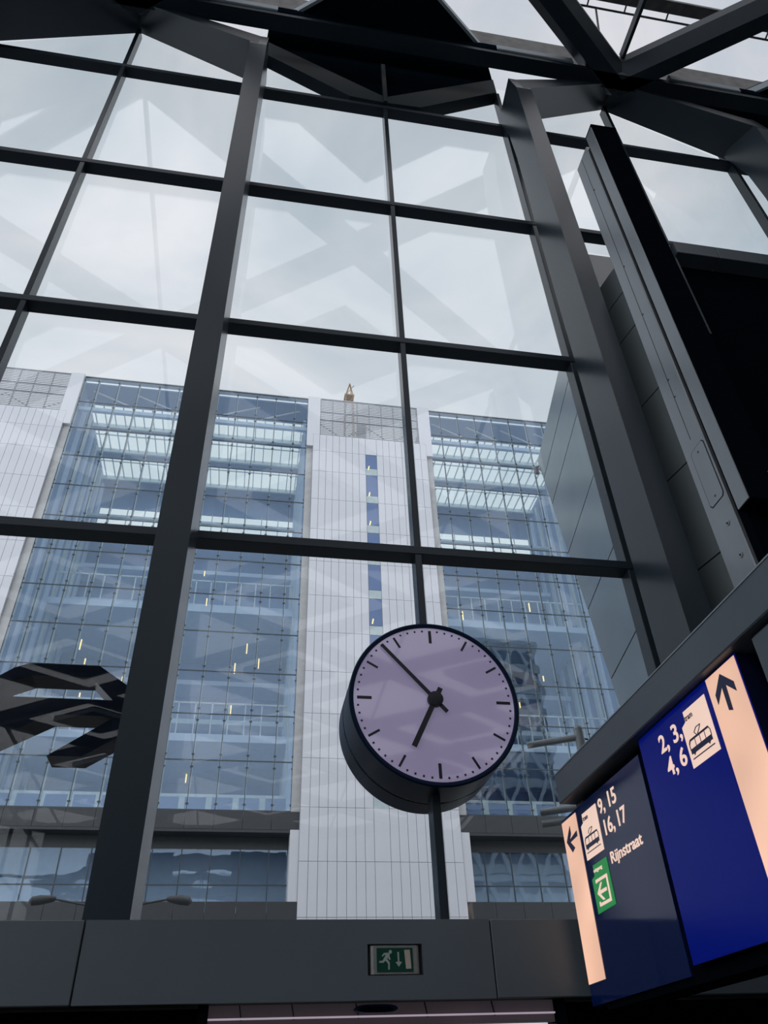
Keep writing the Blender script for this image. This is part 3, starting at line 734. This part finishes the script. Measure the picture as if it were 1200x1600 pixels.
    for k in range(0, n_, 2):  # added glowing panels, hidden above the window heads, to brighten the room
        obj('room_fill_panel', MB().box(x0+k*w_+.3, x0+k*w_+1.2, BY+1.2, BY+2.1, 14.9, 14.96), M_ROOM, bs)
    obj('room_floor', MB().box(x0-.3, x1+.3, BY+1.1, BY+5, 10.9, 11.1), M_OSLAB, bs)

# white piers: backing with joints, thin cladding panels, louvred plant screens on top
pier_defs = [(-29.0, -17.05, None, [-24.2+k*.585 for k in range(-8, 13)]), (3.35, 13.30, (7.87, 8.85), None), (28.8, 42., None, [])]
PZ = [8.0, 10.4, 13.35, 16.45, 19.5, 22.5, 25.55, 28.6, 31.65, 34.7, 37.75, 40.8, 43.8, 46.1, 48.0]
def inview(x, z):
    d = Vector((x, BY, z-1.6)); k = d.dot(fwd); return -30 < 600+F_PX*d.dot(right)/k < 1230 and 800+F_PX*d.dot(down)/k < 1480
for (x0, x1, slot, cols) in pier_defs:
    pr_ = empty('pier', (x0, BY, 0)); pr_.parent = of; pr_.matrix_parent_inverse = Matrix.Translation(-WL[of.name])
    obj('pier_core', MB().box(x0-.02, x1+.02, BY-.3, D1, 0, 48.0), M_WJOINT if cols != [] else M_WHITE, pr_)
    if cols == []: 
        continue
    if slot:
        n1_ = 8; cs = [x0+k*(slot[0]-x0)/n1_ for k in range(n1_+1)]; cs2 = [slot[1]+k*(x1-slot[1])/n1_ for k in range(n1_+1)]
        spans = list(zip(cs, cs[1:]))+[slot]+list(zip(cs2, cs2[1:]))
    else:
        cs = [x1-.585*k for k in range(0, 21)][::-1]; spans = list(zip(cs, cs[1:]))
    rest = MB()
    for a, b in spans:
        for z0, z1 in zip(PZ, PZ[1:]):
            if slot and (a, b) == slot:
                if 16.4 < z0 < 46.: continue
            if inview((a+b)/2, z1) and inview((a+b)/2, max(z0, 10.3)): ibox('cladding_panel', a+.014, b-.014, BY-.36, BY-.29, z0+.014, z1-.014, M_WHITE, pr_)
            else: rest.box(a+.014, b-.014, BY-.36, BY-.29, z0+.014, z1-.014)
    if rest.v: obj('cladding_beyond', rest, M_WHITE, pr_, kind='stuff')
    if slot:
        for z0, z1 in zip(PZ, PZ[1:]):
            if not 16.4 < z0 < 46.: continue
            obj('slot_window', MB().box(slot[0]+.02, slot[1]-.02, BY-.33, BY-.31, z0+.75, z1-.03), M_OBLUE, pr_)
            obj('slot_spandrel', MB().box(slot[0]+.02, slot[1]-.02, BY-.335, BY-.30, z0, z0+.72), M_OFIN, pr_)
        for z in (44.4, 41.5, 38.5, 35.2, 29.5):
            obj('corridor_lamp', MB().bar((slot[0]+.22, BY-.345, z), (slot[0]+.3, BY-.345, z+.42), .09, .02), M_AMBER, pr_)
    # edge strips and the louvre screen
    for ex_, s_ in ((x0, -1), (x1, 1)):
        a, b = sorted((ex_, ex_+s_*.55))
        obj('edge_strip', MB().box(a, b, BY-.06, BY+.3, 16.24, 46.6), M_OGREY, pr_)
        obj('edge_head', MB().box(a, b, BY-.36, BY+.3, 46.6, ZT), M_WHITE, pr_)
        c_, d_ = sorted((ex_, ex_-s_*.55))
        obj('edge_head', MB().box(c_, d_, BY-.36, BY+.3, 48.0, ZT), M_WHITE, pr_)
        obj('base_return', MB().box(a, b, BY-.28, BY+1.2, 6., 15.12), M_WHITE, pr_)
    lx0, lx1 = x0+.58, x1-.58
    for k in range(23):
        z = 48.1+k*.2
        obj('louvre_slat', MB().hexa([(lx0, BY-.32, z), (lx1, BY-.32, z), (lx1, BY-.18, z+.07), (lx0, BY-.18, z+.07), (lx0, BY-.32, z+.075), (lx1, BY-.32, z+.075), (lx1, BY-.18, z+.145), (lx0, BY-.18, z+.145)]), M_LOUVRE, pr_)
    x = lx0
    while x <= lx1+.01:
        obj('louvre_post', MB().box(x-.035, x+.035, BY-.2, BY-.08, 48.0, ZT), M_LOUVRE, pr_); x += (lx1-lx0)/8
    for z, t in ((48.0, .09), (49.9, .22), (51.0, .14), (ZT-.1, .1)):
        obj('screen_rail', MB().box(lx0, lx1, BY-.16, BY-.06, z, z+t), M_LOUVRE, pr_)
    for k in range(4):
        xa = lx0+k*(lx1-lx0)/4; xb = xa+(lx1-lx0)/4
        obj('screen_brace', MB().bar((xa, BY+1.6, 49.6 if k % 2 else 51.3), (xb, BY+1.6, 51.3 if k % 2 else 49.6), .06), M_OGREY, pr_)
    obj('plant_roof', MB().box(x0, x1, BY+3, D1, 47.8, 48.4), M_OGREY, pr_)
    obj('plant_unit', MB().box(x0+4.2, x0+5.0, BY+1.8, BY+3, 47.9, 51.8), M_OGREY, pr_)
# crane head on the far roof
cr_ = empty('crane_mast', (8.14, 60, 52), 'small rust-coloured lattice crane tip rising behind the office roof', 'crane')
for sx_, sy_ in ((-1, -1), (1, -1), (1, 1), (-1, 1)):
    obj('leg', MB().bar((8.14+sx_*.6, 60+sy_*.6, 52.), (8.14+sx_*.42, 60+sy_*.42, 66.3), .10), M_CRANE, cr_)
    obj('leg', MB().bar((8.14+sx_*.42, 60+sy_*.42, 66.3), (8.14+.12, 60, 68.7), .08), M_CRANE, cr_)
obj('platform', MB().box(7.6, 8.7, 59.5, 60.5, 66.2, 66.4), M_CRANE, cr_)
for k in range(6):
    z = 57+k*1.8
    obj('lattice_bar', MB().bar((7.62, 59.45, z), (8.66, 59.45, z+1.8), .06), M_CRANE, cr_)

# ================================================================== TOWER BESIDE THE STATION (shows as a reflection in the office glass)
tw = empty('lattice_tower', (33, -2, 0), 'cream lattice-faced tower mirrored in the office glass right of the clock', 'building')
TX0, TX1, TY0, TY1, TZ1 = 25.5, 39.3, -10., 4., 53.7
obj('tower_body', MB().box(TX0+.4, TX1-.4, TY0, TY1-.3, 0, TZ1-.5), M_TOWERD, tw)
for k in range(17):
    z = 1.2+k*3.2
    obj('floor_band', MB().box(TX0+.2, TX1-.2, TY1-.32, TY1-.05, z, z+1.1), M_TOWERF, tw)
nb = 4; bw = (TX1-TX0)/nb
for i in range(nb):
    for j in range(7):
        z0 = j*TZ1/7; z1 = z0+TZ1/7; xa = TX0+i*bw; xb = xa+bw
        obj('diagonal', MB().bar((xa, TY1, z0), (xb, TY1, z1), .45, .4, (0, 1, 0)), M_TOWERW, tw)
        obj('diagonal', MB().bar((xb, TY1, z0), (xa, TY1, z1), .45, .4, (0, 1, 0)), M_TOWERW, tw)
for j in range(8):
    obj('ring_beam', MB().box(TX0, TX1, TY1-.2, TY1+.22, j*TZ1/7-.3, j*TZ1/7+.3), M_TOWERW, tw)
